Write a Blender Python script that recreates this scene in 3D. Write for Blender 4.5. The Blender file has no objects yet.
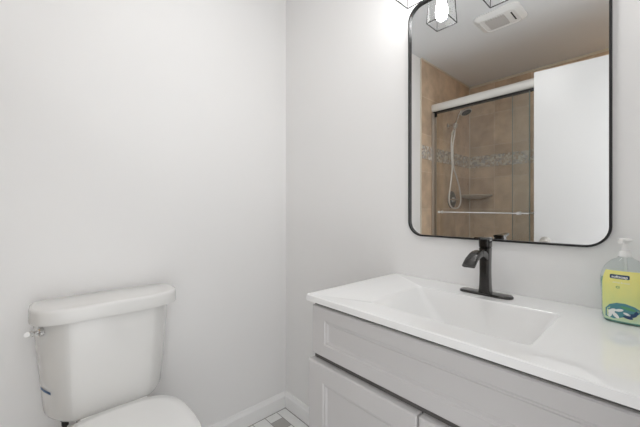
import bpy, bmesh, math, random
from mathutils import Vector, Matrix

random.seed(7)
S = bpy.context.scene
COL = S.collection
PI = math.pi

# ------------------------------------------------------------------ camera
CAMX, CAMY, CAMZ = 1.458, -1.058, 1.11
cd = bpy.data.cameras.new('camera')
cam = bpy.data.objects.new('camera', cd)
COL.objects.link(cam)
cam.location = (CAMX, CAMY, CAMZ)
cam.rotation_euler = (PI / 2, 0, math.radians(47.86))
cd.sensor_width = 36.0
cd.lens = 315.0 / 640.0 * 36.0
cd.shift_y = -3.5 / 640.0
cd.clip_start = 0.01
S.camera = cam

# ------------------------------------------------------------------ light
w = bpy.data.worlds.new('world')
S.world = w
w.use_nodes = True
bg = w.node_tree.nodes['Background']
bg.inputs[0].default_value = (0.985, 0.992, 1.0, 1)
bg.inputs[1].default_value = 2.05          # daylight that comes in through the open doorway
BULB = 27.0                                # strength of the three vanity bulbs
TUB_FILL = 115.0                                # added fill light over the tub, out of view
VANITY_FILL = 17.0                                # added ceiling fill light in front of the vanity, out of view
S.view_settings.view_transform = 'Standard'
S.view_settings.look = 'None'
S.view_settings.gamma = 1.0
S.view_settings.use_curve_mapping = False
S.view_settings.exposure = 0.0
S.cycles.max_bounces = 14
S.cycles.diffuse_bounces = 8
S.cycles.glossy_bounces = 6
S.cycles.transparent_max_bounces = 24
S.cycles.sample_clamp_indirect = 6.0


# ------------------------------------------------------------------ materials
def new_mat(name):
    m = bpy.data.materials.new(name)
    m.use_nodes = True
    return m, m.node_tree.nodes, m.node_tree.links, m.node_tree.nodes['Principled BSDF']


def pbr(name, col, rough=0.5, metal=0.0, noise=0.0, nscale=8.0, bump=0.0, bscale=200.0, spec=0.5, coat=0.0):
    m, N, L, P = new_mat(name)
    P.inputs['Base Color'].default_value = (*col, 1)
    P.inputs['Roughness'].default_value = rough
    P.inputs['Metallic'].default_value = metal
    P.inputs['Specular IOR Level'].default_value = spec
    P.inputs['Coat Weight'].default_value = coat
    tc = N.new('ShaderNodeTexCoord')
    if noise > 0:
        n = N.new('ShaderNodeTexNoise')
        n.inputs['Scale'].default_value = nscale
        n.inputs['Detail'].default_value = 4
        r = N.new('ShaderNodeMix'); r.data_type = 'RGBA'
        r.inputs[6].default_value = (*[c * (1 - noise) for c in col], 1)
        r.inputs[7].default_value = (*[min(1, c * (1 + noise)) for c in col], 1)
        L.new(tc.outputs['Object'], n.inputs['Vector'])
        L.new(n.outputs['Fac'], r.inputs[0])
        L.new(r.outputs[2], P.inputs['Base Color'])
    if bump > 0:
        n2 = N.new('ShaderNodeTexNoise')
        n2.inputs['Scale'].default_value = bscale
        n2.inputs['Detail'].default_value = 3
        b = N.new('ShaderNodeBump')
        b.inputs['Strength'].default_value = bump
        b.inputs['Distance'].default_value = 0.002
        L.new(tc.outputs['Object'], n2.inputs['Vector'])
        L.new(n2.outputs['Fac'], b.inputs['Height'])
        L.new(b.outputs['Normal'], P.inputs['Normal'])
    return m


def clear(name, tint, ior=1.45, rough=0.0):
    """thin clear sheet: tinted see-through with a fresnel gloss"""
    m, N, L, P = new_mat(name)
    out = N['Material Output']
    N.remove(P)
    t = N.new('ShaderNodeBsdfTransparent'); t.inputs[0].default_value = (*tint, 1)
    g = N.new('ShaderNodeBsdfGlossy'); g.inputs['Roughness'].default_value = rough
    lw = N.new('ShaderNodeLayerWeight'); lw.inputs['Blend'].default_value = 0.5
    p5 = N.new('ShaderNodeMath'); p5.operation = 'POWER'; p5.inputs[1].default_value = 5
    L.new(lw.outputs['Facing'], p5.inputs[0])
    f = N.new('ShaderNodeMath'); f.operation = 'MULTIPLY_ADD'
    f0 = ((ior - 1) / (ior + 1)) ** 2
    f.inputs[1].default_value = 1 - f0; f.inputs[2].default_value = f0
    L.new(p5.outputs[0], f.inputs[0])
    mx = N.new('ShaderNodeMixShader')
    L.new(f.outputs[0], mx.inputs[0]); L.new(t.outputs[0], mx.inputs[1]); L.new(g.outputs[0], mx.inputs[2])
    L.new(mx.outputs[0], out.inputs[0])
    return m


def tile_mat(name, axis, off=(0.0, 0.0), size=0.33):
    """large matte travertine coloured tiles; axis = horizontal world axis of the wall"""
    m, N, L, P = new_mat(name)
    tc = N.new('ShaderNodeTexCoord')
    sp = N.new('ShaderNodeSeparateXYZ'); L.new(tc.outputs['Object'], sp.inputs[0])
    a = N.new('ShaderNodeMath'); a.operation = 'ADD'; a.inputs[1].default_value = off[0]
    b = N.new('ShaderNodeMath'); b.operation = 'ADD'; b.inputs[1].default_value = off[1]
    L.new(sp.outputs[axis], a.inputs[0]); L.new(sp.outputs[2], b.inputs[0])
    cb = N.new('ShaderNodeCombineXYZ'); L.new(a.outputs[0], cb.inputs[0]); L.new(b.outputs[0], cb.inputs[1])
    br = N.new('ShaderNodeTexBrick')
    br.offset = 0.0
    br.inputs['Scale'].default_value = 1.0
    br.inputs['Brick Width'].default_value = size
    br.inputs['Row Height'].default_value = size
    br.inputs['Mortar Size'].default_value = 0.0032
    br.inputs['Mortar Smooth'].default_value = 0.1
    br.inputs['Color1'].default_value = (0.66, 0.51, 0.365, 1)
    br.inputs['Color2'].default_value = (0.54, 0.405, 0.285, 1)
    br.inputs['Mortar'].default_value = (0.68, 0.55, 0.42, 1)
    L.new(cb.outputs[0], br.inputs['Vector'])
    n = N.new('ShaderNodeTexNoise'); n.inputs['Scale'].default_value = 9; n.inputs['Detail'].default_value = 6
    L.new(tc.outputs['Object'], n.inputs['Vector'])
    rp = N.new('ShaderNodeValToRGB')
    rp.color_ramp.elements[0].position = 0.3; rp.color_ramp.elements[0].color = (0.78, 0.78, 0.78, 1)
    rp.color_ramp.elements[1].position = 0.7; rp.color_ramp.elements[1].color = (1.1, 1.1, 1.1, 1)
    L.new(n.outputs['Fac'], rp.inputs[0])
    mu = N.new('ShaderNodeMix'); mu.data_type = 'RGBA'; mu.blend_type = 'MULTIPLY'; mu.inputs[0].default_value = 1
    L.new(br.outputs['Color'], mu.inputs[6]); L.new(rp.outputs[0], mu.inputs[7])
    L.new(mu.outputs[2], P.inputs['Base Color'])
    P.inputs['Roughness'].default_value = 0.45
    return m


def mosaic_mat(name):
    m, N, L, P = new_mat(name)
    tc = N.new('ShaderNodeTexCoord')
    v = N.new('ShaderNodeTexVoronoi'); v.inputs['Scale'].default_value = 55
    L.new(tc.outputs['Object'], v.inputs['Vector'])
    sp = N.new('ShaderNodeSeparateColor'); L.new(v.outputs['Color'], sp.inputs[0])
    rp = N.new('ShaderNodeValToRGB'); rp.color_ramp.interpolation = 'CONSTANT'
    E = rp.color_ramp.elements
    E[0].position = 0; E[0].color = (0.50, 0.42, 0.34, 1)
    E[1].position = 0.25; E[1].color = (0.60, 0.54, 0.46, 1)
    for p, c in ((0.45, (0.36, 0.33, 0.30)), (0.62, (0.68, 0.64, 0.57)), (0.75, (0.46, 0.36, 0.27)), (0.88, (0.42, 0.41, 0.39))):
        e = E.new(p); e.color = (*c, 1)
    L.new(sp.outputs[0], rp.inputs[0]); L.new(rp.outputs[0], P.inputs['Base Color'])
    P.inputs['Roughness'].default_value = 0.25
    return m


def floor_mat():
    """white stone basket-weave: white strips round small grey squares"""
    m, N, L, P = new_mat('marble_basketweave')
    tc = N.new('ShaderNodeTexCoord')
    sp = N.new('ShaderNodeSeparateXYZ'); L.new(tc.outputs['Object'], sp.inputs[0])

    def math_n(op, a, b=None, clampv=False):
        n = N.new('ShaderNodeMath'); n.operation = op
        for i, x in enumerate((a, b)):
            if x is None: continue
            if isinstance(x, (int, float)): n.inputs[i].default_value = x
            else: L.new(x, n.inputs[i])
        return n.outputs[0]
    per = 0.15
    x = math_n('FRACT', math_n('DIVIDE', sp.outputs[0], per))
    y = math_n('FRACT', math_n('DIVIDE', math_n('MULTIPLY', sp.outputs[1], -1.0), per))
    gx = math_n('GREATER_THAN', x, 0.5); gy = math_n('GREATER_THAN', y, 0.5)
    grey = math_n('MULTIPLY', gx, gy)

    def line(v):
        d = math_n('ABSOLUTE', math_n('SUBTRACT', v, 0.5))
        a = math_n('LESS_THAN', d, 0.012)
        b = math_n('GREATER_THAN', d, 0.488)
        return math_n('MAXIMUM', a, b)
    # strips run along x when y<.5; their joints stand at x = 0 and .5 only where y>.5
    lx = math_n('MULTIPLY', line(x), gy)
    ly = line(y)
    gr = math_n('MAXIMUM', lx, ly)
    for c in (sp.outputs[0], math_n('MULTIPLY', sp.outputs[1], -1.0)):      # grout joint along the baseboards
        gr = math_n('MAXIMUM', gr, math_n('LESS_THAN', math_n('ABSOLUTE', math_n('SUBTRACT', c, 0.017)), 0.0025))
    n = N.new('ShaderNodeTexNoise'); n.inputs['Scale'].default_value = 30; n.inputs['Detail'].default_value = 5
    L.new(tc.outputs['Object'], n.inputs['Vector'])
    w1 = N.new('ShaderNodeMix'); w1.data_type = 'RGBA'
    w1.inputs[6].default_value = (0.72, 0.72, 0.71, 1); w1.inputs[7].default_value = (0.86, 0.86, 0.85, 1)
    L.new(n.outputs['Fac'], w1.inputs[0])
    m1 = N.new('ShaderNodeMix'); m1.data_type = 'RGBA'; m1.inputs[7].default_value = (0.40, 0.385, 0.37, 1)
    L.new(grey, m1.inputs[0]); L.new(w1.outputs[2], m1.inputs[6])
    m2 = N.new('ShaderNodeMix'); m2.data_type = 'RGBA'; m2.inputs[7].default_value = (0.26, 0.25, 0.24, 1)
    L.new(gr, m2.inputs[0]); L.new(m1.outputs[2], m2.inputs[6])
    L.new(m2.outputs[2], P.inputs['Base Color'])
    P.inputs['Roughness'].default_value = 0.35
    return m


def bulb_mat(name='glowing_bulb', strength=None):
    m, N, L, P = new_mat(name)
    P.inputs['Base Color'].default_value = (1, 1, 1, 1)
    P.inputs['Emission Color'].default_value = (1.0, 0.995, 0.99, 1)
    P.inputs['Emission Strength'].default_value = BULB if strength is None else strength
    return m


def liquid_mat():
    m, N, L, P = new_mat('soap_liquid')
    out = N['Material Output']
    t = N.new('ShaderNodeBsdfTransparent'); t.inputs[0].default_value = (0.62, 0.86, 0.78, 1)
    P.inputs['Base Color'].default_value = (0.30, 0.62, 0.53, 1)
    P.inputs['Roughness'].default_value = 0.15
    mx = N.new('ShaderNodeMixShader'); mx.inputs[0].default_value = 0.55
    L.new(t.outputs[0], mx.inputs[1]); L.new(P.outputs[0], mx.inputs[2]); L.new(mx.outputs[0], out.inputs[0])
    return m


def label_mat():
    """printed soap label: yellow fading to lime green"""
    m, N, L, P = new_mat('soap_label_print')
    tc = N.new('ShaderNodeTexCoord')
    sp = N.new('ShaderNodeSeparateXYZ'); L.new(tc.outputs['Generated'], sp.inputs[0])
    n = N.new('ShaderNodeTexNoise'); n.inputs['Scale'].default_value = 5
    L.new(tc.outputs['Generated'], n.inputs['Vector'])
    a = N.new('ShaderNodeMath'); a.operation = 'MULTIPLY_ADD'; a.inputs[1].default_value = 0.35
    L.new(n.outputs['Fac'], a.inputs[0]); L.new(sp.outputs[2], a.inputs[2])
    rp = N.new('ShaderNodeValToRGB')
    E = rp.color_ramp.elements
    E[0].position = 0.15; E[0].color = (0.56, 0.72, 0.52, 1)
    E[1].position = 1.1; E[1].color = (0.86, 0.82, 0.27, 1)
    e = E.new(0.55); e.color = (0.72, 0.77, 0.30, 1)
    L.new(a.outputs[0], rp.inputs[0]); L.new(rp.outputs[0], P.inputs['Base Color'])
    P.inputs['Roughness'].default_value = 0.35
    return m


M = {
    'wall': pbr('painted_wall', (0.85, 0.845, 0.84), 0.55, noise=0.012, nscale=3, bump=0.05, bscale=350),
    'ceiling': pbr('painted_ceiling', (0.77, 0.785, 0.80), 0.8, bump=0.08, bscale=250),
    'trim': pbr('white_trim_paint', (0.87, 0.87, 0.865), 0.35),
    'door': pbr('white_door_paint', (0.70, 0.70, 0.70), 0.35),
    'cab': pbr('grey_cabinet_paint', (0.575, 0.562, 0.56), 0.4),
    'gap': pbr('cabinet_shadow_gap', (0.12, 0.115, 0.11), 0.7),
    'top': pbr('white_cultured_marble', (0.87, 0.87, 0.865), 0.04, noise=0.01, nscale=5, spec=0.7),
    'china': pbr('white_china', (0.78, 0.775, 0.76), 0.12),
    'seat': pbr('white_seat_plastic', (0.84, 0.84, 0.83), 0.2),
    'bronze': pbr('dark_bronze', (0.034, 0.031, 0.029), 0.26, metal=0.75, noise=0.25, nscale=40, coat=0.5),
    'black': pbr('black_metal', (0.022, 0.022, 0.023), 0.35, metal=0.5),
    'chrome': pbr('chrome', (0.80, 0.80, 0.80), 0.12, metal=1.0),
    'nickel': pbr('brushed_nickel', (0.62, 0.60, 0.57), 0.32, metal=1.0),
    'gunmetal': pbr('dull_gunmetal', (0.20, 0.20, 0.20), 0.4, metal=0.8),
    'hose': pbr('bright_hose', (0.82, 0.80, 0.77), 0.3, metal=0.35),
    'pedge': pbr('glass_edge', (0.16, 0.19, 0.17), 0.3),
    'header': pbr('satin_aluminium', (0.74, 0.73, 0.70), 0.45, metal=0.35),
    'dark': pbr('dark_rubber', (0.03, 0.03, 0.03), 0.6),
    'mirror': pbr('mirror_silver', (0.93, 0.935, 0.93), 0.0, metal=1.0),
    'sglass': clear('shower_glass', (0.95, 0.958, 0.95), 1.5),
    'lglass': clear('lamp_glass', (0.98, 0.98, 0.98), 1.3),
    'plastic': pbr('white_plastic', (0.80, 0.80, 0.79), 0.35),
    'pump': pbr('pump_plastic', (0.86, 0.86, 0.85), 0.3),
    'lens': pbr('fan_lens', (0.55, 0.54, 0.53), 0.3),
    'tileL': tile_mat('beige_tile_side', 1, (0.14, 0.20)),
    'tileB': tile_mat('beige_tile_rear', 0, (0.071, 0.20)),
    'mosaic': mosaic_mat('grey_mosaic'),
    'stone': pbr('cream_stone', (0.52, 0.45, 0.37), 0.3, noise=0.1, nscale=30),
    'edge': pbr('cream_tile_edge', (0.66, 0.60, 0.50), 0.4),
    'floor': floor_mat(),
    'bulb': bulb_mat(),
    'flush': bulb_mat('vanity_fill_glow', VANITY_FILL),
    'tub_fill': bulb_mat('tub_fill_glow', TUB_FILL),
    'socket': pbr('lamp_socket', (0.55, 0.54, 0.52), 0.3, metal=0.9),
    'bottle': clear('bottle_plastic', (0.93, 0.95, 0.95), 1.4, 0.05),
    'liquid': liquid_mat(),
    'label': label_mat(),
    'navy': pbr('navy_print', (0.015, 0.05, 0.13), 0.35),
    'teal': pbr('teal_print', (0.08, 0.26, 0.30), 0.35),
    'whitep': pbr('white_print', (0.85, 0.87, 0.85), 0.4),
    'green': pbr('green_print', (0.10, 0.33, 0.16), 0.4),
    'blue': pbr('blue_tape', (0.02, 0.09, 0.22), 0.4),
}


# ------------------------------------------------------------------ builders
def smooth_by_angle(me, ang=35):
    bm = bmesh.new(); bm.from_mesh(me)
    lim = math.radians(ang)
    for f in bm.faces: f.smooth = True
    for e in bm.edges:
        e.smooth = not (len(e.link_faces) == 2 and e.calc_face_angle(0) > lim)
    bm.to_mesh(me); bm.free()


def obj(name, bm, mat, parent=None, ang=35, bevel=0.0, recalc=True):
    if recalc:
        bmesh.ops.recalc_face_normals(bm, faces=bm.faces[:])
    if bevel > 0:
        es = [e for e in bm.edges if len(e.link_faces) == 2 and e.calc_face_angle(0) > math.radians(40)]
        bmesh.ops.bevel(bm, geom=es, offset=bevel, segments=2, profile=0.6, affect='EDGES', clamp_overlap=True)
    me = bpy.data.meshes.new(name)
    bm.to_mesh(me); bm.free()
    me.materials.append(mat)
    smooth_by_angle(me, ang)
    o = bpy.data.objects.new(name, me)
    COL.objects.link(o)
    if parent is not None:
        o.parent = parent
        base = parent
        while base.parent is not None: base = base.parent
        if parent is base and base.type == 'EMPTY':
            o.matrix_parent_inverse = Matrix.Translation(-Vector(base.location))
    return o


def thing(name, loc, label, cat, group=None):
    o = bpy.data.objects.new(name, None)
    o.empty_display_size = 0.05
    o.location = loc
    COL.objects.link(o)
    o['label'] = label; o['category'] = cat
    if group: o['group'] = group
    return o


def struct(name, bm, mat, parent=None, **k):
    o = obj(name, bm, mat, parent, **k)
    o['kind'] = 'structure'
    return o


def box(bm, x0, x1, y0, y1, z0, z1):
    v = [bm.verts.new((x, y, z)) for x in (x0, x1) for y in (y0, y1) for z in (z0, z1)]
    for f in ((0, 1, 3, 2), (4, 6, 7, 5), (0, 4, 5, 1), (2, 3, 7, 6), (0, 2, 6, 4), (1, 5, 7, 3)):
        bm.faces.new([v[i] for i in f])


def B(*args):
    bm = bmesh.new()
    for a in args: box(bm, *a)
    return bm


def loft(bm, loops, cap0=True, cap1=True, closed=True):
    R = [[bm.verts.new(p) for p in lp] for lp in loops]
    n = len(R[0])
    for a, b in zip(R, R[1:]):
        for i in range(n if closed else n - 1):
            j = (i + 1) % n
            bm.faces.new((a[i], a[j], b[j], b[i]))
    if cap0: bm.faces.new(R[0][::-1])
    if cap1: bm.faces.new(R[-1])
    return R


def lathe(bm, prof, origin, axis=(0, 0, 1), n=24):
    """prof: list of (radius, height along axis)"""
    q = Vector((0, 0, 1)).rotation_difference(Vector(axis).normalized())
    o = Vector(origin)
    loops = []
    for r, h in prof:
        r = max(r, 1e-4)
        loops.append([o + q @ Vector((r * math.cos(2 * PI * i / n), r * math.sin(2 * PI * i / n), h)) for i in range(n)])
    loft(bm, loops)


def tube(bm, pts, rad, n=10):
    pts = [Vector(p) for p in pts]
    rads = rad if isinstance(rad, (list, tuple)) else [rad] * len(pts)
    t0 = (pts[1] - pts[0]).normalized()
    nrm = t0.orthogonal().normalized()
    loops = []
    for i, p in enumerate(pts):
        t = ((pts[i + 1] - p) if i == 0 else (p - pts[i - 1]) if i == len(pts) - 1 else (pts[i + 1] - pts[i - 1])).normalized()
        nrm = (nrm - t * nrm.dot(t)).normalized()
        b = t.cross(nrm)
        loops.append([p + (nrm * math.cos(2 * PI * k / n) + b * math.sin(2 * PI * k / n)) * rads[i] for k in range(n)])
    loft(bm, loops)


def spline(ctrl, per=8):
    c = [Vector(p) for p in ctrl]
    c = [c[0] * 2 - c[1]] + c + [c[-1] * 2 - c[-2]]
    out = []
    for i in range(1, len(c) - 2):
        for k in range(per):
            t = k / per
            out.append(0.5 * ((2 * c[i]) + (c[i + 1] - c[i - 1]) * t + (2 * c[i - 1] - 5 * c[i] + 4 * c[i + 1] - c[i + 2]) * t * t
                              + (3 * c[i] - c[i - 1] - 3 * c[i + 1] + c[i + 2]) * t ** 3))
    out.append(c[-2])
    return out


def rrect(x0, x1, y0, y1, r, n=6):
    """rounded rectangle, list of (a, b)"""
    P = []
    for cx, cy, a0 in ((x1 - r, y1 - r, 0), (x0 + r, y1 - r, 90), (x0 + r, y0 + r, 180), (x1 - r, y0 + r, 270)):
        for k in range(n + 1):
            a = math.radians(a0 + 90 * k / n)
            P.append((cx + r * math.cos(a), cy + r * math.sin(a)))
    return P


# ------------------------------------------------------------------ room shell
ZC = 2.44
TUBZ = 0.42
XR = 1.56          # wall with the doorway
YB = -2.453        # tiled rear wall of the tub alcove
D0, D1, DH = -1.53, -0.78, 2.045
struct('floor', B((-0.1, XR + 0.12, YB - 0.1, 0.1, -0.05, 0.0)), M['floor'])
struct('ceiling', B((-0.1, XR + 0.1, YB - 0.1, 0.1, ZC, ZC + 0.05)), M['ceiling'])
struct('wall_left', B((-0.1, 0.0, YB - 0.1, 0.1, 0.0, ZC)), M['wall'])
struct('wall_right', B((0.0, XR, 0.0, 0.1, 0.0, ZC)), M['wall'])
struct('wall_front', B((XR, XR + 0.1, D1, 0.1, 0, ZC), (XR, XR + 0.1, YB - 0.1, D0, 0, ZC), (XR, XR + 0.1, D0, D1, DH, ZC)), M['wall'])
struct('wall_rear', B((0.0, XR, YB - 0.1, YB, 0.0, ZC)), M['tileB'])
# tiled side of the tub alcove, its cream edge and the mosaic bands
struct('trim_1', B((0.0, 0.010, YB, -1.463, 0.0, ZC - 0.006)), M['tileL'])
struct('trim_2', B((0.0, 0.0115, -1.463, -1.452, 0.0, ZC - 0.006)), M['edge'], bevel=0.003)
struct('trim_3', B((0.010, 0.013, YB + 0.003, -1.463, 1.560, 1.682)), M['mosaic'])
struct('trim_4', B((0.013, XR, YB, YB + 0.003, 1.560, 1.682)), M['mosaic'])
struct('trim_5', B((XR - 0.01, XR, YB + 0.003, D0 - 0.09, 0.0, ZC - 0.006)), M['tileL'])
# thin white bead where the tile meets the ceiling
struct('trim_6', B((0.010, XR - 0.01, YB, YB + 0.010, ZC - 0.020, ZC)), M['edge'], bevel=0.003)
struct('trim_7', B((0.010, 0.018, YB + 0.010, -1.452, ZC - 0.014, ZC)), M['edge'], bevel=0.003)
struct('trim_9', B((0.010, 0.016, YB, YB + 0.006, TUBZ, ZC - 0.02)), M['edge'])
# door casing and jambs
struct('trim_8', B((XR - 0.014, XR, D1 + 0.012, D1 + 0.07, 0, DH + 0.06), (XR - 0.014, XR, D0 - 0.07, D0 - 0.012, 0, DH + 0.06),
                   (XR - 0.014, XR, D0 - 0.07, D1 + 0.07, DH + 0.002, DH + 0.06)), M['trim'], bevel=0.004)


def base_profile(h=0.085, t=0.014):
    return [(0, 0), (t, 0), (t, h * 0.74), (t * 0.80, h * 0.80), (t * 0.55, h * 0.86), (t * 0.45, h * 0.95), (t * 0.30, h), (0, h)]


bm = bmesh.new()
loft(bm, [[(a, y, z) for a, z in base_profile()] for y in (-0.0, -1.452)])
struct('baseboard_left', bm, M['trim'], ang=25)
bm = bmesh.new()
loft(bm, [[(x, -a, z) for a, z in base_profile()] for x in (0.0, 0.745)])
struct('baseboard_right', bm, M['trim'], ang=25)

# ------------------------------------------------------------------ open door
hx, hy = 1.553, -1.505
fx, fy = 0.856, -1.425
dv = Vector((fx - hx, fy - hy, 0)); DL = dv.length; dv.normalize()
dn = Vector((-dv.y, dv.x, 0))
if dn.y < 0: dn = -dn          # faces the vanity
T = 0.035
bm = bmesh.new()
lp = []
for z in (0.012, 2.03):
    lp.append([Vector((hx, hy, z)) + dv * s + dn * t for s, t in ((0, 0), (DL, 0), (DL, -T), (0, -T))])
loft(bm, lp)
door = struct('door_1', bm, M['door'], bevel=0.002)
kc = Vector((hx, hy, 0.905)) + dv * (DL - 0.062)
bm = bmesh.new()
lathe(bm, [(0.030, 0), (0.030, 0.004), (0.026, 0.009), (0.012, 0.011), (0.011, 0.030), (0.018, 0.036), (0.026, 0.046), (0.0265, 0.056), (0.021, 0.064), (0.010, 0.067)], kc, dn)
lathe(bm, [(0.030, 0), (0.030, 0.004), (0.026, 0.009), (0.012, 0.011), (0.011, 0.030), (0.018, 0.036), (0.026, 0.046), (0.0265, 0.056), (0.021, 0.064), (0.010, 0.067)], kc - dn * T, -dn)
k = obj('door_knob', bm, M['nickel'], door); k['label'] = 'round metal door knob'

# ------------------------------------------------------------------ bathtub and shower
DY = -1.665
tub = thing('bathtub', (0.78, -2.05, 0), 'white bathtub in the tiled alcove below the sliding glass doors', 'bathtub')
bm = bmesh.new()
X0, X1, Y0, Y1, TH = 0.012, XR - 0.012, YB + 0.004, -1.60, 0.42
out = [Vector((a, b, 0)) for a, b in rrect(X0, X1, Y0, Y1, 0.01)]
inn = lambda d, z, r: [Vector((a, b, z)) for a, b in rrect(X0 + d, X1 - d, Y0 + d, Y1 - d, r)]
loft(bm, [[p + Vector((0, 0, 0.0)) for p in out], [p + Vector((0, 0, TH - 0.01)) for p in out], inn(0.008, TH, 0.02), inn(0.075, TH, 0.10),
          inn(0.09, TH - 0.015, 0.10), inn(0.13, 0.12, 0.12), inn(0.17, 0.07, 0.12)])
obj('tub_shell', bm, M['china'], tub)
bm = bmesh.new(); lathe(bm, [(0.028, 0), (0.028, 0.003), (0.015, 0.005)], (0.30, -2.03, 0.07)); obj('tub_drain', bm, M['chrome'], tub)

sd = thing('sliding_shower_door', (0.78, DY, TH), 'two glass sliding shower doors hung from a pale satin header over the tub', 'shower door')
bm = bmesh.new()
prof = []
for i in range(13):                                     # rounded front of the header
    a = -PI / 2 + PI * i / 12
    prof.append((DY + 0.022 + 0.016 * math.cos(a), 2.036 + 0.034 * math.sin(a)))
prof += [(DY - 0.03, 2.070), (DY - 0.03, 2.002)]
loft(bm, [[(x, y, z) for y, z in prof] for x in (0.012, XR - 0.012)])
obj('header', bm, M['header'], sd)
obj('header_track', B((0.014, XR - 0.014, DY - 0.026, DY + 0.020, 1.990, 2.002)), M['black'], sd)
obj('bottom_track', B((0.014, XR - 0.014, DY - 0.028, DY + 0.030, TH, TH + 0.02)), M['header'], sd, bevel=0.003)
obj('side_jamb', B((0.012, 0.034, DY - 0.020, DY + 0.036, TH + 0.02, 1.990)), M['nickel'], sd, bevel=0.003)
obj('side_jamb', B((XR - 0.034, XR - 0.012, DY - 0.020, DY + 0.026, TH + 0.02, 1.990)), M['header'], sd, bevel=0.003)
obj('roller_bracket', B((0.036, 0.052, DY + 0.004, DY + 0.019, 1.955, 1.990)), M['black'], sd)


def pane(name, x0, x1, y, z0, z1):
    bm = bmesh.new()
    vs = [bm.verts.new(p) for p in ((x0, y, z0), (x1, y, z0), (x1, y, z1), (x0, y, z1))]
    bm.faces.new(vs)
    g = bm.faces[:] if False else list(bm.faces)
    r = bmesh.ops.extrude_face_region(bm, geom=g)
    bmesh.ops.translate(bm, verts=[v for v in r['geom'] if isinstance(v, bmesh.types.BMVert)], vec=(0, -0.006, 0))
    return obj(name, bm, M['sglass'], sd)


pane('glass_panel', 0.036, 0.775, DY + 0.012, TH + 0.02, 1.992)
pane('glass_panel', 0.655, XR - 0.036, DY - 0.012, TH + 0.02, 1.992)
bm = B((0.769, 0.7765, DY + 0.005, DY + 0.013, TH + 0.02, 1.992)); obj('panel_edge', bm, M['pedge'], sd)
bm = B((0.652, 0.656, DY - 0.018, DY - 0.011, TH + 0.02, 1.992)); obj('panel_edge', bm, M['pedge'], sd)
tb = bmesh.new()
tube(tb, [(0.075, DY + 0.06, 1.093), (0.782, DY + 0.06, 1.0845)], 0.0065, 12)
tbo = obj('towel_bar', tb, M['chrome'], sd)
for x, z in ((0.10, 1.0927), (0.712, 1.0853)):
    bm = bmesh.new(); lathe(bm, [(0.014, 0), (0.014, 0.006), (0.008, 0.010), (0.008, 0.044), (0.011, 0.048), (0.011, 0.056)], (x, DY + 0.0122, z), (0, 1, 0))
    obj('bar_post', bm, M['chrome'], tbo)
bm = bmesh.new(); tube(bm, [(0.75, DY - 0.055, 1.087), (1.42, DY - 0.055, 1.087)], 0.0065, 12)
tb2 = obj('towel_bar', bm, M['chrome'], sd)
for x in (0.80, 1.38):
    bm = bmesh.new(); lathe(bm, [(0.014, 0), (0.014, 0.006), (0.008, 0.010), (0.008, 0.030), (0.011, 0.036)], (x, DY - 0.0182, 1.087), (0, -1, 0))
    obj('bar_post', bm, M['chrome'], tb2)

# hand shower on the tiled side wall
TX = 0.0102
SY0 = -1.955
sh = thing('hand_shower', (TX, SY0, 1.95), 'chrome hand shower with a long looping hose on the tiled side wall', 'shower head')
bm = bmesh.new()
lathe(bm, [(0.028, 0), (0.028, 0.004), (0.012, 0.012)], (TX, SY0, 1.93), (1, 0, 0))
tube(bm, spline([(TX + 0.005, SY0, 1.93), (0.05, SY0, 1.935), (0.085, SY0 + 0.002, 1.925)]), 0.010, 10)
obj('shower_arm', bm, M['chrome'], sh)
hb = Vector((0.070, -1.934, 1.862)); ht = Vector((0.132, -1.958, 2.050))
hx_d = (ht - hb).normalized()
bm = bmesh.new(); lathe(bm, [(0.013, -0.022), (0.020, -0.018), (0.020, 0.018), (0.013, 0.022)], hb.lerp(ht, 0.30), hx_d); obj('bracket', bm, M['nickel'], sh)
bm = bmesh.new(); tube(bm, spline([hb, hb.lerp(ht, 0.45) + Vector((-0.004, 0, 0)), ht]), [0.009 + 0.004 * i / 16 for i in range(17)], 10); obj('handle', bm, M['chrome'], sh)
hn = Vector((0.38, 0.12, -0.92)).normalized()
hc = ht + Vector((0.045, -0.014, -0.012))
bm = bmesh.new(); lathe(bm, [(0.012, -0.024), (0.030, -0.018), (0.048, -0.002), (0.051, 0.006), (0.046, 0.010)], hc, hn, 28)
tube(bm, [ht - hx_d * 0.01, hc - hn * 0.014], [0.012, 0.014], 10)
hd = obj('spray_head', bm, M['nickel'], sh)
bm = bmesh.new(); lathe(bm, [(0.043, 0.0), (0.042, 0.0025)], hc + hn * 0.0095, hn, 28); obj('spray_face', bm, M['dark'], hd)
bm = bmesh.new()
tube(bm, spline([hb, (0.056, -1.932, 1.79), (0.050, -1.945, 1.66), (0.048, -1.965, 1.54), (0.048, -1.955, 1.46), (0.049, -1.925, 1.35), (0.049, -1.898, 1.24), (0.049, -1.905, 1.175), (0.049, -1.955, 1.135),
                 (0.049, -2.025, 1.125), (0.049, -2.095, 1.137), (0.049, -2.140, 1.175), (0.049, -2.150, 1.23), (0.049, -2.120, 1.33), (0.049, -2.060, 1.43), (0.050, -2.000, 1.51), (0.052, -1.968, 1.60),
                 (0.060, -1.955, 1.74), (0.076, SY0, 1.84), (0.080, SY0 + 0.001, 1.918)], 8), 0.0072, 8)
obj('hose', bm, M['hose'], sh)
bm = bmesh.new(); lathe(bm, [(0.011, -0.03), (0.012, 0.0), (0.010, 0.02)], hb, hx_d); obj('hose_nut', bm, M['nickel'], sh)

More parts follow.
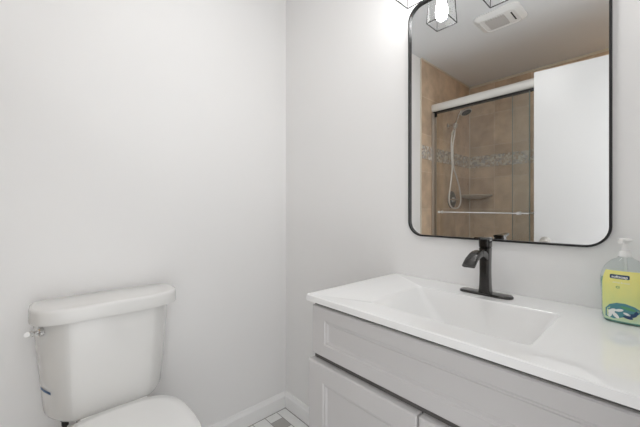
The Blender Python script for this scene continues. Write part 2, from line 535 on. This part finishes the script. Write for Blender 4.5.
VY = -2.030
sv = thing('shower_valve', (TX, VY, 1.212), 'round dull metal shower valve trim behind the hanging hose loop', 'shower valve')
bm = bmesh.new(); lathe(bm, [(0.086, 0), (0.086, 0.004), (0.078, 0.009), (0.030, 0.011)], (TX, VY, 1.212), (1, 0, 0), 32); obj('escutcheon', bm, M['gunmetal'], sv)
bm = bmesh.new(); lathe(bm, [(0.026, 0), (0.025, 0.014), (0.022, 0.018)], (TX + 0.010, VY, 1.212), (1, 0, 0))
hh = obj('valve_handle', bm, M['nickel'], sv)
bm = bmesh.new(); tube(bm, [(TX + 0.021, VY + 0.075, 1.213), (TX + 0.021, VY, 1.2125), (TX + 0.021, VY - 0.075, 1.212)], [0.006, 0.009, 0.006], 10); obj('lever', bm, M['chrome'], hh)

# corner shelf
bm = bmesh.new()
lp = []
for z, sc in ((1.225, 0.10), (1.248, 0.21), (1.262, 0.235), (1.268, 0.232)):
    q = [(0.0105, YB + 0.0005)]
    for i in range(11):
        a = PI / 2 * i / 10
        q.append((0.0105 + sc * math.cos(a) ** 0.8, YB + 0.0005 + sc * math.sin(a) ** 0.8))
    lp.append([Vector((x, y, z)) for x, y in q])
loft(bm, lp)
cs = obj('corner_shelf', bm, M['stone'])
cs['label'] = 'small stone corner shelf in the tiled tub alcove, right of the shower valve'; cs['category'] = 'shelf'

# unseen fill light added in the ceiling to brighten the tub alcove
dl = thing('added_tub_fill', (1.38, -2.06, ZC), 'added round ceiling fill light over the far end of the tub, out of view', 'fill light')
bm = bmesh.new(); lathe(bm, [(0.075, -0.0005), (0.075, -0.004), (0.066, -0.008), (0.056, -0.008), (0.055, -0.004)], (1.38, -2.06, ZC), n=32); obj('trim_ring', bm, M['plastic'], dl)
bm = bmesh.new(); lathe(bm, [(0.054, -0.0045), (0.054, -0.0085), (0.05, -0.009)], (1.38, -2.06, ZC), n=32); obj('fill_lens', bm, M['tub_fill'], dl)

# unseen fill disc added in front of the vanity for more overhead light
fm = thing('added_vanity_fill', (0.78, -0.68, ZC), 'added round white ceiling fill light in front of the vanity, out of view', 'fill light')
bm = bmesh.new(); lathe(bm, [(0.165, -0.0005), (0.165, -0.022), (0.160, -0.026), (0.150, -0.026), (0.149, -0.02)], (0.78, -0.68, ZC), n=48); obj('trim_ring', bm, M['plastic'], fm)
bm = bmesh.new(); lathe(bm, [(0.148, -0.0215), (0.148, -0.028), (0.120, -0.038), (0.06, -0.044)], (0.78, -0.68, ZC), n=48); obj('fill_diffuser', bm, M['flush'], fm)

# ------------------------------------------------------------------ ceiling exhaust fan
fan = thing('exhaust_fan', (0.68, -1.337, ZC), 'white ceiling exhaust fan cover with grey light lens and black slot', 'exhaust fan')
bm = bmesh.new()
FX0, FX1, FY0, FY1 = 0.535, 0.820, -1.465, -1.210
fl = lambda d, z, r: [Vector((a, b, z)) for a, b in rrect(FX0 + d, FX1 - d, FY0 + d, FY1 - d, r)]
loft(bm, [fl(0, ZC - 0.0005, 0.05), fl(0.0, ZC - 0.008, 0.05), fl(0.010, ZC - 0.016, 0.045), fl(0.034, ZC - 0.026, 0.03), fl(0.038, ZC - 0.022, 0.03)])
obj('cover', bm, M['plastic'], fan)
bm = bmesh.new()
loft(bm, [[Vector((a, b, z)) for a, b in rrect(0.600, 0.722, -1.405, -1.268, 0.012)] for z in (ZC - 0.018, ZC - 0.027)])
obj('light_lens', bm, M['lens'], fan)
obj('grille_slot', B((0.757, 0.765, -1.395, -1.285, ZC - 0.0235, ZC - 0.0205)), M['black'], fan)

# ------------------------------------------------------------------ toilet
YT = -0.857
toi = thing('toilet', (0.36, YT, 0), 'white two-piece toilet with closed lid against the left wall', 'toilet')


def dplan(xb, xf, hw, hf, bow, n=8, rc=0.018):
    """half outline of the tank from back to front centre, mirrored: back half-width ~hw, front flat half hf"""
    pts = []
    # side: gentle curve from back corner to the front crease
    c0 = Vector((xb, hw * 0.95)); c1 = Vector((xb + (xf - xb) * 0.42, hw * 1.045)); c2 = Vector((xb + (xf - xb) * 0.86, hf + (hw - hf) * 0.42)); c3 = Vector((xf, hf))
    for i in range(n + 1):
        t = i / n
        p = c0 * (1 - t) ** 3 + c1 * 3 * t * (1 - t) ** 2 + c2 * 3 * t * t * (1 - t) + c3 * t ** 3
        pts.append((p.x, p.y))
    a, b = pts[-2], pts[-1]
    pts[-1:] = [(a[0] + (b[0] - a[0]) * 0.80, a[1] + (b[1] - a[1]) * 0.80), (b[0] - 0.0012, b[1] - 0.0002)]
    for t in (0.05, 0.2, 0.4, 0.6, 0.8):
        y = hf * (1 - t)
        pts.append((xf + bow * (1 - (y / hf) ** 2), y))
    pts.append((xf + bow, 0.0))
    left = [(x, -y) for x, y in pts]
    right = [(x, y) for x, y in pts[:-1]][::-1]
    return left + right


TZ0, TZ1 = 0.428, 0.757


def tank_loop(z, off=0.0):
    t = (z - TZ0) / (TZ1 - TZ0)
    return [Vector((x, YT + y, z)) for x, y in dplan(0.022, 0.182 + 0.014 * t + off, 0.186 + 0.029 * t + off, 0.110 + 0.012 * t + off, 0.003 + 0.005 * t)]


def shrink(loop, f, z):
    c = Vector((0.11, YT, 0))
    return [Vector((c.x + (p.x - c.x) * f, c.y + (p.y - c.y) * f, z)) for p in loop]


bm = bmesh.new()
loft(bm, [shrink(tank_loop(TZ0), 0.92, TZ0), shrink(tank_loop(TZ0), 0.98, TZ0 + 0.003), tank_loop(TZ0 + 0.011), tank_loop(0.52), tank_loop(0.60), tank_loop(0.68), tank_loop(TZ1)])
tank = obj('tank', bm, M['china'], toi, ang=50)
# blue tape mark on the side of the tank
bm = bmesh.new()
rows = []
for z in (0.5215, 0.5305):
    q = tank_loop(z, 0.0008)[2:5]
    q[-1:] = [q[-1], q[-1].lerp(tank_loop(z, 0.0008)[5], 0.5)]
    rows.append([p + Vector((0, -0.0006, -0.005 * i / 3)) for i, p in enumerate(q)])
loft(bm, rows, False, False, closed=False)
tape = obj('blue_mark', bm, M['blue'], tank)
tape['label'] = 'small blue mark on the tank side'


def lid_plan(f):
    P = []
    n = 40
    for i in range(n):                    # D outline: flat back, rounded ends, bowed front
        a = 2 * PI * i / n
        c, s = math.cos(a), math.sin(a)
        y = 0.217 * (abs(s) ** 0.58) * (1 if s >= 0 else -1)
        x = 0.105 + (0.112 * abs(c) ** 0.62 if c > 0 else -0.086 * abs(c) ** 0.35)
        P.append((0.105 + (x - 0.105) * f, y * (1 - (1 - f) * 0.5)))
    return P


bm = bmesh.new()
loft(bm, [[Vector((x, YT + y, z)) for x, y in lid_plan(f)] for z, f in ((0.757, 0.93), (0.757, 0.985), (0.761, 1.0), (0.793, 1.0), (0.799, 0.99), (0.8025, 0.965), (0.804, 0.90))])
obj('tank_lid', bm, M['china'], toi, ang=60)

# flush lever on the tank's left side
lv = Vector((0.128, -1.0455, 0.726)); ln = Vector((0.35, -1, 0)).normalized()
bm = bmesh.new(); lathe(bm, [(0.0165, -0.004), (0.0165, 0.005), (0.013, 0.009), (0.007, 0.010), (0.007, 0.016), (0.009, 0.018), (0.009, 0.027), (0.006, 0.029)], lv, ln)
fl_ = obj('flush_lever', bm, M['chrome'], toi)
bm = bmesh.new(); tube(bm, spline([lv + ln * 0.022, lv + ln * 0.023 + Vector((0.016, -0.005, 0.005)), lv + ln * 0.023 + Vector((0.034, -0.009, 0.010))]), [0.0075] * 4 + [0.0065] * 6 + [0.0075] * 7, 10)
obj('lever_arm', bm, M['pump'], fl_)


def egg(xb, xf, hw, z, hb=None, n=36, pw=2.2):
    """egg outline seen from above: back xb (blunt), widest at 0.42, front xf"""
    xm = xb + (xf - xb) * 0.44
    P = []
    for i in range(n):
        a = 2 * PI * i / n
        c, s = math.cos(a), math.sin(a)
        if c >= 0:
            x = xm + (xf - xm) * c; y = hw * s
        else:
            x = xm + (xm - xb) * -abs(c) ** 0.60; y = hw * (abs(s) ** 0.72) * (1 if s >= 0 else -1)
        P.append(Vector((x, YT + y, z)))
    return P


bm = bmesh.new()
loft(bm, [egg(0.16, 0.58, 0.105, 0.0), egg(0.16, 0.58, 0.105, 0.03), egg(0.17, 0.55, 0.092, 0.12), egg(0.18, 0.59, 0.11, 0.22), egg(0.20, 0.66, 0.15, 0.33),
          egg(0.21, 0.69, 0.171, 0.385), egg(0.21, 0.69, 0.173, 0.413), egg(0.22, 0.68, 0.165, 0.422)])
dk = lambda x0, x1, h, z, rr: [Vector((a, YT + b, z)) for a, b in rrect(x0, x1, -h, h, rr, 5)]
loft(bm, [dk(0.08, 0.30, 0.085, 0.0, 0.03), dk(0.09, 0.30, 0.075, 0.15, 0.03), dk(0.05, 0.32, 0.092, 0.34, 0.03), dk(0.04, 0.33, 0.098, 0.40, 0.03), dk(0.04, 0.33, 0.098, 0.420, 0.03), dk(0.05, 0.32, 0.090, 0.4275, 0.025)])
obj('bowl', bm, M['china'], toi, ang=60)
LD = -0.0135
bm = bmesh.new()
loft(bm, [egg(0.216, 0.708, 0.184, z + LD) if k else egg(0.22, 0.70, 0.178, z + LD) for z, k in ((0.436, 0), (0.439, 1), (0.446, 1), (0.449, 0))])
obj('seat', bm, M['seat'], toi, ang=60)
bm = bmesh.new()
loft(bm, [egg(xb, xf, hw, z + LD) for xb, xf, hw, z in ((0.216, 0.703, 0.180, 0.450), (0.212, 0.709, 0.185, 0.453), (0.212, 0.709, 0.185, 0.460), (0.216, 0.703, 0.181, 0.465), (0.25, 0.66, 0.155, 0.468), (0.33, 0.58, 0.09, 0.470))])
obj('seat_lid', bm, M['seat'], toi, ang=60)
for s_ in (-1, 1):
    bm = bmesh.new(); lathe(bm, [(0.010, -0.02), (0.010, 0.02)], (0.212, YT + s_ * 0.075, 0.437), (0, 1, 0)); obj('hinge', bm, M['seat'], toi)
bm = bmesh.new()
lathe(bm, [(0.014, 0), (0.014, -0.03), (0.010, -0.034), (0.010, -0.05)], (0.085, YT - 0.125, TZ0 + 0.002))
tube(bm, spline([(0.085, YT - 0.125, 0.39), (0.085, YT - 0.135, 0.33), (0.085, YT - 0.17, 0.25), (0.07, YT - 0.18, 0.19)]), 0.007, 8)
obj('supply_hose', bm, M['dark'], toi)
bm = bmesh.new()
lathe(bm, [(0.026, 0), (0.026, 0.003), (0.009, 0.006), (0.009, 0.06), (0.014, 0.06), (0.014, 0.085)], (0.0, YT - 0.18, 0.18), (1, 0, 0))
lathe(bm, [(0.008, 0), (0.008, 0.03)], (0.07, YT - 0.18, 0.175))
obj('shutoff_valve', bm, M['chrome'], toi)

# ------------------------------------------------------------------ vanity cabinet
VX0, VX1 = 0.745, 1.455
VYF = -0.430
van = thing('vanity_cabinet', (1.10, -0.22, 0), 'grey painted bathroom vanity cabinet with two doors under the white sink top', 'cabinet')
obj('body', B((VX0, VX0 + 0.018, VYF, -0.002, 0.0, 0.8385), (VX1 - 0.018, VX1, VYF, -0.002, 0.0, 0.8385), (VX0 + 0.018, VX1 - 0.018, VYF + 0.002, -0.34, 0.09, 0.70),
              (VX0 + 0.018, VX1 - 0.018, VYF + 0.05, VYF + 0.07, 0.0, 0.09), (VX0 + 0.018, VX1 - 0.018, -0.016, -0.002, 0.09, 0.8385)), M['cab'], van)
obj('gap_shade_backing', B((VX0 + 0.001, VX1 - 0.001, VYF - 0.003, VYF - 0.0005, 0.66, 0.8385)), M['gap'], van)  # dark backing; shade of the gaps round the drawer front put into its colour


def panel_front(x0, x1, z0, z1, y, t, rail_x, rail_z, name, parent, depth=0.008):
    """framed front with a stepped moulding round a recessed flat"""
    bm = bmesh.new()
    R = lambda d, yy: [Vector((a, yy, b)) for a, b in ((x0 + d, z0 + d), (x1 - d, z0 + d), (x1 - d, z1 - d), (x0 + d, z1 - d))]
    I = lambda d, yy: [Vector((a, yy, b)) for a, b in ((x0 + rail_x + d, z0 + rail_z + d), (x1 - rail_x - d, z0 + rail_z + d), (x1 - rail_x - d, z1 - rail_z - d), (x0 + rail_x + d, z1 - rail_z - d))]
    loft(bm, [R(0, y), R(0, y - t + 0.003), R(0.003, y - t), I(0, y - t), I(0.003, y - t + 0.003), I(0.007, y - t + 0.0035), I(0.012, y - t + depth), I(0.014, y - t + depth)])
    return obj(name, bm, M['cab'], parent, ang=15)


panel_front(VX0, VX1, 0.686, 0.8285, VYF - 0.003, 0.011, 0.052, 0.036, 'false_drawer_front', van)
xm = 1.1005
panel_front(VX0 - 0.003, xm - 0.0025, 0.100, 0.671, VYF - 0.0005, 0.026, 0.062, 0.050, 'door', van)
panel_front(xm + 0.0025, VX1 + 0.003, 0.100, 0.671, VYF - 0.0005, 0.026, 0.062, 0.050, 'door', van)

# ------------------------------------------------------------------ counter with integral sink
CX0, CX1, CYF, CYB, CZ = 0.732, 1.470, -0.457, -0.001, 0.860
ctr = thing('sink_countertop', (1.10, -0.23, 0.84), 'glossy white vanity top with a moulded rectangular sink basin', 'sink')
bm = bmesh.new()
outer = lambda d, z: [Vector((a, b, z)) for a, b in rrect(CX0 + d, CX1 - d, CYF + d, CYB - d * 0.2, 0.004, 3)]
O = loft(bm, [outer(0.004, 0.8395), outer(0.0, 0.8415), outer(0, 0.8575), outer(0.0025, CZ)], cap0=False, cap1=False)
RX0, RX1, RY0, RY1 = 0.908, 1.288, -0.386, -0.125
BX0, BX1, BY0, BY1 = 1.005, 1.250, -0.345, -0.160
loops = []
prof = [(0.0, 0.0, 0.016), (0.03, -0.0012, 0.016), (0.08, -0.005, 0.018), (0.30, -0.030, 0.020), (0.55, -0.058, 0.024), (0.78, -0.082, 0.030), (0.90, -0.092, 0.035), (1.0, -0.097, 0.04), (1.25, -0.100, 0.03)]
for f, z, r in prof:
    lerp = lambda a, b: a + (b - a) * f
    loops.append([Vector((a, b, CZ + z)) for a, b in rrect(lerp(RX0, BX0), lerp(RX1, BX1), lerp(RY0, BY0), lerp(RY1, BY1), r, 6)])
Rr = loft(bm, loops, cap0=False, cap1=True)
# flat top between the outer edge and the rim, flat underside ring
es = [bm.edges.get((O[-1][i], O[-1][(i + 1) % len(O[-1])])) for i in range(len(O[-1]))]
es += [bm.edges.get((Rr[0][i], Rr[0][(i + 1) % len(Rr[0])])) for i in range(len(Rr[0]))]
bmesh.ops.triangle_fill(bm, edges=es, use_beauty=True)
# underside: a rim strip so that the slab has thickness from below
under = [bm.verts.new((p.x, p.y, 0.8395)) for p in [Vector((a, b, 0)) for a, b in rrect(RX0 - 0.01, RX1 + 0.01, RY0 - 0.01, RY1 + 0.01, 0.02, 6)]]
es = [bm.edges.get((O[0][i], O[0][(i + 1) % len(O[0])])) for i in range(len(O[0]))]
es += [bm.edges.new((under[i], under[(i + 1) % len(under)])) for i in range(len(under))]
bmesh.ops.triangle_fill(bm, edges=es, use_beauty=True)
obj('sink_slab', bm, M['top'], ctr, ang=30, recalc=True)
bm = bmesh.new(); lathe(bm, [(0.022, 0), (0.022, 0.002), (0.018, 0.004), (0.012, 0.003)], (1.128, -0.245, CZ - 0.1)); obj('sink_drain', bm, M['bronze'], ctr)

# ------------------------------------------------------------------ faucet
FX, FY = 1.094, -0.066
fau = thing('faucet', (FX, FY, CZ), 'dark bronze single-handle faucet standing behind the white sink basin', 'faucet')
bm = bmesh.new()
cap = lambda hl, r, z: [Vector((FX + a, FY + b, z)) for a, b in rrect(-hl, hl, -r, r, r * 0.98, 8)]
loft(bm, [cap(0.074, 0.0225, CZ + 0.0002), cap(0.074, 0.0225, CZ + 0.004), cap(0.071, 0.020, CZ + 0.0065), cap(0.06, 0.016, CZ + 0.0072)])
obj('deck_plate', bm, M['bronze'], fau)
bm = bmesh.new()
loops = []
for z, hx_, hy_ in ((0.0065, 0.0155, 0.0155), (0.014, 0.0148, 0.015), (0.03, 0.0138, 0.0142), (0.06, 0.0130, 0.0136), (0.09, 0.0130, 0.0136), (0.125, 0.0138, 0.0142), (0.138, 0.0142, 0.0148)):
    loops.append([Vector((FX + a, FY + b, CZ + z)) for a, b in rrect(-hx_, hx_, -hy_, hy_, 0.004, 4)])
loft(bm, loops)
obj('body', bm, M['bronze'], fau)
bm = bmesh.new()
ctrl = spline([(0.0, 0.108), (-0.035, 0.121), (-0.070, 0.118), (-0.098, 0.100), (-0.112, 0.078)] and
              [(0, -0.004, 0.110), (0, -0.036, 0.1235), (0, -0.068, 0.1235), (0, -0.098, 0.1125), (0, -0.119, 0.097)], 7)
loops = []
for i, p in enumerate(ctrl):
    t = i / (len(ctrl) - 1)
    tg = (ctrl[min(i + 1, len(ctrl) - 1)] - ctrl[max(i - 1, 0)]).normalized()
    up = Vector((1, 0, 0)).cross(tg); 
    if up.z < 0 and up.y > 0: up = -up
    hw_ = 0.0125 + 0.005 * t; hh_ = 0.0115 - 0.0062 * t
    loops.append([Vector((FX, FY, CZ)) + p + Vector((1, 0, 0)) * a + up * b for a, b in rrect(-hw_, hw_, -hh_, hh_, 0.005, 4)])
loft(bm, loops)
sp_ = obj('spout', bm, M['bronze'], fau)
bm = bmesh.new()
loft(bm, [[Vector((FX + a, FY + b, CZ + z)) for a, b in rrect(-h, h, -h, h, 0.005, 4)] for z, h in ((0.138, 0.012), (0.141, 0.0148), (0.160, 0.0150), (0.163, 0.014))])
hd_ = obj('handle', bm, M['bronze'], fau)
bm = bmesh.new()
loft(bm, [[Vector((FX + a, yy, CZ + zz + b)) for a, b in rrect(-ww, ww, -hh2, hh2, 0.0025, 3)] for yy, zz, ww, hh2 in
          ((FY + 0.015, 0.166, 0.0150, 0.0035), (FY - 0.01, 0.1665, 0.0150, 0.0038), (FY - 0.03, 0.167, 0.012, 0.0033), (FY - 0.062, 0.170, 0.008, 0.0028))])
obj('lever', bm, M['bronze'], hd_)
bm = bmesh.new(); lathe(bm, [(0.0035, 0), (0.003, 0.002)], (FX, FY - 0.0142, CZ + 0.131), (0, -1, 0)); obj('set_screw', bm, M['chrome'], fau)

# ------------------------------------------------------------------ soap bottle
SX, SY = 1.394, -0.082
soap = thing('soap_bottle', (SX, SY, CZ), 'clear pump soap bottle with yellow-green label on the right end of the counter', 'soap bottle')
PROF = [(0.000, 0.034, 0.021), (0.003, 0.037, 0.0235), (0.010, 0.0395, 0.025), (0.030, 0.0405, 0.0255), (0.050, 0.0402, 0.0252), (0.072, 0.0415, 0.0255), (0.088, 0.0425, 0.0255), (0.100, 0.0420, 0.025), (0.112, 0.0395, 0.0240),
        (0.122, 0.0355, 0.0220), (0.131, 0.0295, 0.0190), (0.138, 0.0220, 0.0160), (0.143, 0.0130, 0.0120), (0.148, 0.0100, 0.0100)]


def ab(z):
    for (z0, a0, b0), (z1, a1, b1) in zip(PROF, PROF[1:]):
        if z <= z1:
            t = max(0, (z - z0) / (z1 - z0)); return a0 + (a1 - a0) * t, b0 + (b1 - b0) * t
    return PROF[-1][1:]


PW = 2.35


def sloop(z, f=1.0, n=40):
    a, b = ab(z)
    out = []
    for i in range(n):
        t = 2 * PI * i / n
        c, s = math.cos(t), math.sin(t)
        out.append(Vector((SX + a * f * abs(c) ** (2 / PW) * (1 if c >= 0 else -1), SY + b * f * abs(s) ** (2 / PW) * (1 if s >= 0 else -1), CZ + z)))
    return out


def front(x, z, off=0.0006):
    """point on the bottle's front surface; x from the axis, z above the counter"""
    a, b = ab(z)
    u = min(0.999, abs(x) / a)
    return Vector((SX + x, SY - b * (1 - u ** PW) ** (1 / PW) - off, CZ + z))


bm = bmesh.new(); loft(bm, [sloop(z) for z, _, _ in PROF]); obj('bottle', bm, M['bottle'], soap, ang=60)
bm = bmesh.new(); loft(bm, [sloop(z, 0.96) for z in (0.002, 0.01, 0.03, 0.05, 0.072, 0.088, 0.096)]); obj('liquid', bm, M['liquid'], soap, ang=60)
bm = bmesh.new()
rows = []
for j in range(17):
    t = j / 16
    z = 0.006 + 0.110 * t
    hwid = 0.0350 * (1 - 0.18 * max(0, (t - 0.72) / 0.28) ** 2 - 0.10 * max(0, (0.2 - t) / 0.2) ** 2)
    rows.append([front(-0.002 - hwid + 2 * hwid * i / 16, z, 0.0005) for i in range(17)])
loft(bm, rows, False, False, closed=False)
lab = obj('printed_label', bm, M['label'], soap, ang=60)


def patch(name, pts, mat, off, res=1):
    """flat print laid on the curved front: polygon of (x, z), fan from its centre"""
    bm = bmesh.new()
    c = (sum(p[0] for p in pts) / len(pts), sum(p[1] for p in pts) / len(pts))
    rings = [[bm.verts.new(front(c[0] + (x - c[0]) * f, c[1] + (z - c[1]) * f, off)) for x, z in pts] for f in (1.0, 0.66, 0.33)]
    n = len(pts)
    for a, b in zip(rings, rings[1:]):
        for i in range(n):
            bm.faces.new((a[i], a[(i + 1) % n], b[(i + 1) % n], b[i]))
    bm.faces.new(rings[-1])
    return obj(name, bm, mat, lab, ang=60)


def dense(pts, m=6):
    out = []
    for p, q in zip(pts, pts[1:] + pts[:1]):
        for i in range(m): out.append((p[0] + (q[0] - p[0]) * i / m, p[1] + (q[1] - p[1]) * i / m))
    return out


def ell(cx, cz, a, b, rot=0, n=20):
    r = math.radians(rot)
    return [(cx + a * math.cos(t) * math.cos(r) - b * math.sin(t) * math.sin(r), cz + a * math.cos(t) * math.sin(r) + b * math.sin(t) * math.cos(r)) for t in [2 * PI * i / n for i in range(n)]]


def lettering(txt, size, cx, cz, mat, off, bold=0.0):
    cu = bpy.data.curves.new('lettering', 'FONT')
    cu.body = txt; cu.size = size; cu.align_x = 'CENTER'; cu.align_y = 'CENTER'; cu.offset = bold
    to = bpy.data.objects.new('lettering', cu)
    COL.objects.link(to)
    dg = bpy.context.evaluated_depsgraph_get()
    me = bpy.data.meshes.new_from_object(to.evaluated_get(dg))
    bpy.data.objects.remove(to); bpy.data.curves.remove(cu)
    bm = bmesh.new(); bm.from_mesh(me); bpy.data.meshes.remove(me)
    for v in bm.verts: v.co = front(cx + v.co.x, cz + v.co.y, off)
    return obj('lettering', bm, mat, lab, recalc=False)


ban = dense(rrect(-0.0235, 0.0085, 0.0985, 0.1075, 0.002, 3), 3)
patch('brand_banner', ban, M['navy'], 0.0010)
lettering('softsoap', 0.0078, -0.0075, 0.1028, M['whitep'], 0.0014, 0.0002)
lettering('citrus & mint', 0.0052, -0.005, 0.0905, M['whitep'], 0.0011)
lettering('CI', 0.0065, -0.0105, 0.080, M['green'], 0.0011, 0.0002)
arc = [(-0.031, 0.012), (-0.031, 0.030), (-0.024, 0.040), (-0.012, 0.0455), (0.002, 0.046), (0.016, 0.0415), (0.027, 0.034), (0.022, 0.026), (0.010, 0.021), (-0.004, 0.015), (-0.016, 0.010)]
patch('printed_leaf', dense(arc, 3), M['teal'], 0.0008)
for q in ((-0.020, 0.026, 0.008, 0.004, 40), (-0.014, 0.018, 0.008, 0.0038, -50), (-0.023, 0.017, 0.006, 0.003, 70), (-0.008, 0.030, 0.007, 0.003, 15), (0.004, 0.024, 0.006, 0.0025, -20)):
    patch('printed_petal', ell(*q), M['whitep'], 0.0011)
for q in ((0.012, 0.022, 0.008, 0.004, 20), (0.018, 0.027, 0.006, 0.003, 70), (0.006, 0.017, 0.008, 0.003, -10)):
    patch('printed_leaf', ell(*q), M['navy'], 0.0011)
patch('printed_leaf', ell(0.006, 0.036, 0.013, 0.003, -12), M['green'], 0.0011)
bm = bmesh.new(); lathe(bm, [(0.0102, 0.145), (0.0108, 0.146), (0.0105, 0.155), (0.009, 0.158), (0.0065, 0.159)], (SX, SY, CZ), n=28); obj('pump_collar', bm, M['pump'], soap)
bm = bmesh.new()
lathe(bm, [(0.0058, 0.155), (0.0055, 0.176), (0.008, 0.178), (0.0125, 0.1815), (0.013, 0.184), (0.009, 0.1865), (0.004, 0.187)], (SX, SY, CZ), n=24)
tube(bm, spline([(SX, SY, CZ + 0.183), (SX - 0.006, SY - 0.020, CZ + 0.183), (SX - 0.006, SY - 0.032, CZ + 0.180)]), 0.0045, 10)
obj('pump_head', bm, M['pump'], soap)
bm = bmesh.new(); tube(bm, [(SX, SY, CZ + 0.145), (SX + 0.004, SY, CZ + 0.01)], 0.003, 8); obj('dip_tube', bm, M['pump'], soap)

# ------------------------------------------------------------------ mirror
MX0, MX1, MZ0, MZ1 = 0.799, 1.366, 1.014, 1.870
mir = thing('wall_mirror', ((MX0 + MX1) / 2, 0, MZ0), 'black-framed wall mirror with rounded corners above the sink', 'mirror')
ml = lambda d, y, r: [Vector((a, y, b)) for a, b in rrect(MX0 + d, MX1 - d, MZ0 + d, MZ1 - d, r, 10)]
bm = bmesh.new()
R_ = [[bm.verts.new(p) for p in lp] for lp in (ml(0, -0.0005, 0.055), ml(0, -0.013, 0.055), ml(0.0008, -0.014, 0.0542), ml(0.0047, -0.014, 0.0503), ml(0.0055, -0.013, 0.0495), ml(0.0055, -0.0005, 0.0495))]
n_ = len(R_[0])
for a, b in zip(R_, R_[1:] + R_[:1]):
    for i in range(n_): bm.faces.new((a[i], a[(i + 1) % n_], b[(i + 1) % n_], b[i]))
obj('frame', bm, M['black'], mir)
bm = bmesh.new(); loft(bm, [ml(0.005, -0.001, 0.050), ml(0.005, -0.005, 0.050)])
obj('mirror_glass', bm, M['mirror'], mir, ang=20)

# ------------------------------------------------------------------ vanity light
LYC = -0.112
LZ = 1.829
lit = thing('vanity_light', (1.074, 0, 2.03), 'three-bulb vanity light with open glass cage shades above the mirror', 'wall lamp')
bm = bmesh.new()
loft(bm, [[Vector((1.074 + a, y, 2.05 + b)) for a, b in rrect(-d1, d1, -d2, d2, 0.006, 4)] for y, d1, d2 in ((-0.0005, 0.11, 0.055), (-0.016, 0.11, 0.055), (-0.020, 0.106, 0.051))])
obj('backplate', bm, M['nickel'], lit)
bm = bmesh.new()
loft(bm, [[Vector((x, LYC + 0.0 + a, 2.055 + b)) for a, b in rrect(-0.010, 0.010, -0.010, 0.010, 0.002, 3)] for x in (0.845, 1.303)])
loft(bm, [[Vector((1.074 + a, y, 2.055 + b)) for a, b in rrect(-0.012, 0.012, -0.012, 0.012, 0.002, 3)] for y in (-0.018, LYC)])
obj('crossbar', bm, M['nickel'], lit)
for i in range(3):
    cx = 0.874 + 0.2 * i
    zt = 2.012
    bm = bmesh.new()
    hb_, ht_ = 0.0405, 0.030
    bot = [Vector((cx + s * hb_, LYC + t * hb_, LZ)) for s, t in ((-1, -1), (1, -1), (1, 1), (-1, 1))]
    top = [Vector((cx + s * ht_, LYC + t * ht_, zt)) for s, t in ((-1, -1), (1, -1), (1, 1), (-1, 1))]
    for q in range(4):
        tube(bm, [bot[q], bot[(q + 1) % 4]], 0.0020, 6)
        tube(bm, [top[q], top[(q + 1) % 4]], 0.0020, 6)
        tube(bm, [bot[q], top[q]], 0.0016, 6)
    box(bm, cx - 0.022, cx + 0.022, LYC - 0.022, LYC + 0.022, zt - 0.001, zt + 0.003)
    for q in range(4): tube(bm, [top[q], (cx, LYC, zt + 0.001)], 0.0018, 6)
    shade = obj('shade_frame', bm, M['black'], lit)
    bm = bmesh.new()
    for q in range(4):
        a, b, c, d = bot[q], bot[(q + 1) % 4], top[(q + 1) % 4], top[q]
        bm.faces.new([bm.verts.new(p) for p in (a, b, c, d)])
    obj('shade_glass', bm, M['lglass'], shade, recalc=False)
    bm = bmesh.new(); lathe(bm, [(0.010, 0.045), (0.016, 0.030), (0.019, 0.0), (0.019, -0.045), (0.015, -0.050)], (cx, LYC, zt)); obj('socket', bm, M['socket'], shade)
    bm = bmesh.new(); lathe(bm, [(0.004, 0.0), (0.012, 0.002), (0.019, 0.009), (0.0225, 0.020), (0.0225, 0.035), (0.020, 0.055), (0.016, 0.078), (0.0135, 0.095), (0.0135, 0.124)], (cx, LYC, 1.840), n=28)
    bo = obj('bulb', bm, M['bulb'], shade, ang=80); bo['label'] = 'lit frosted bulb'
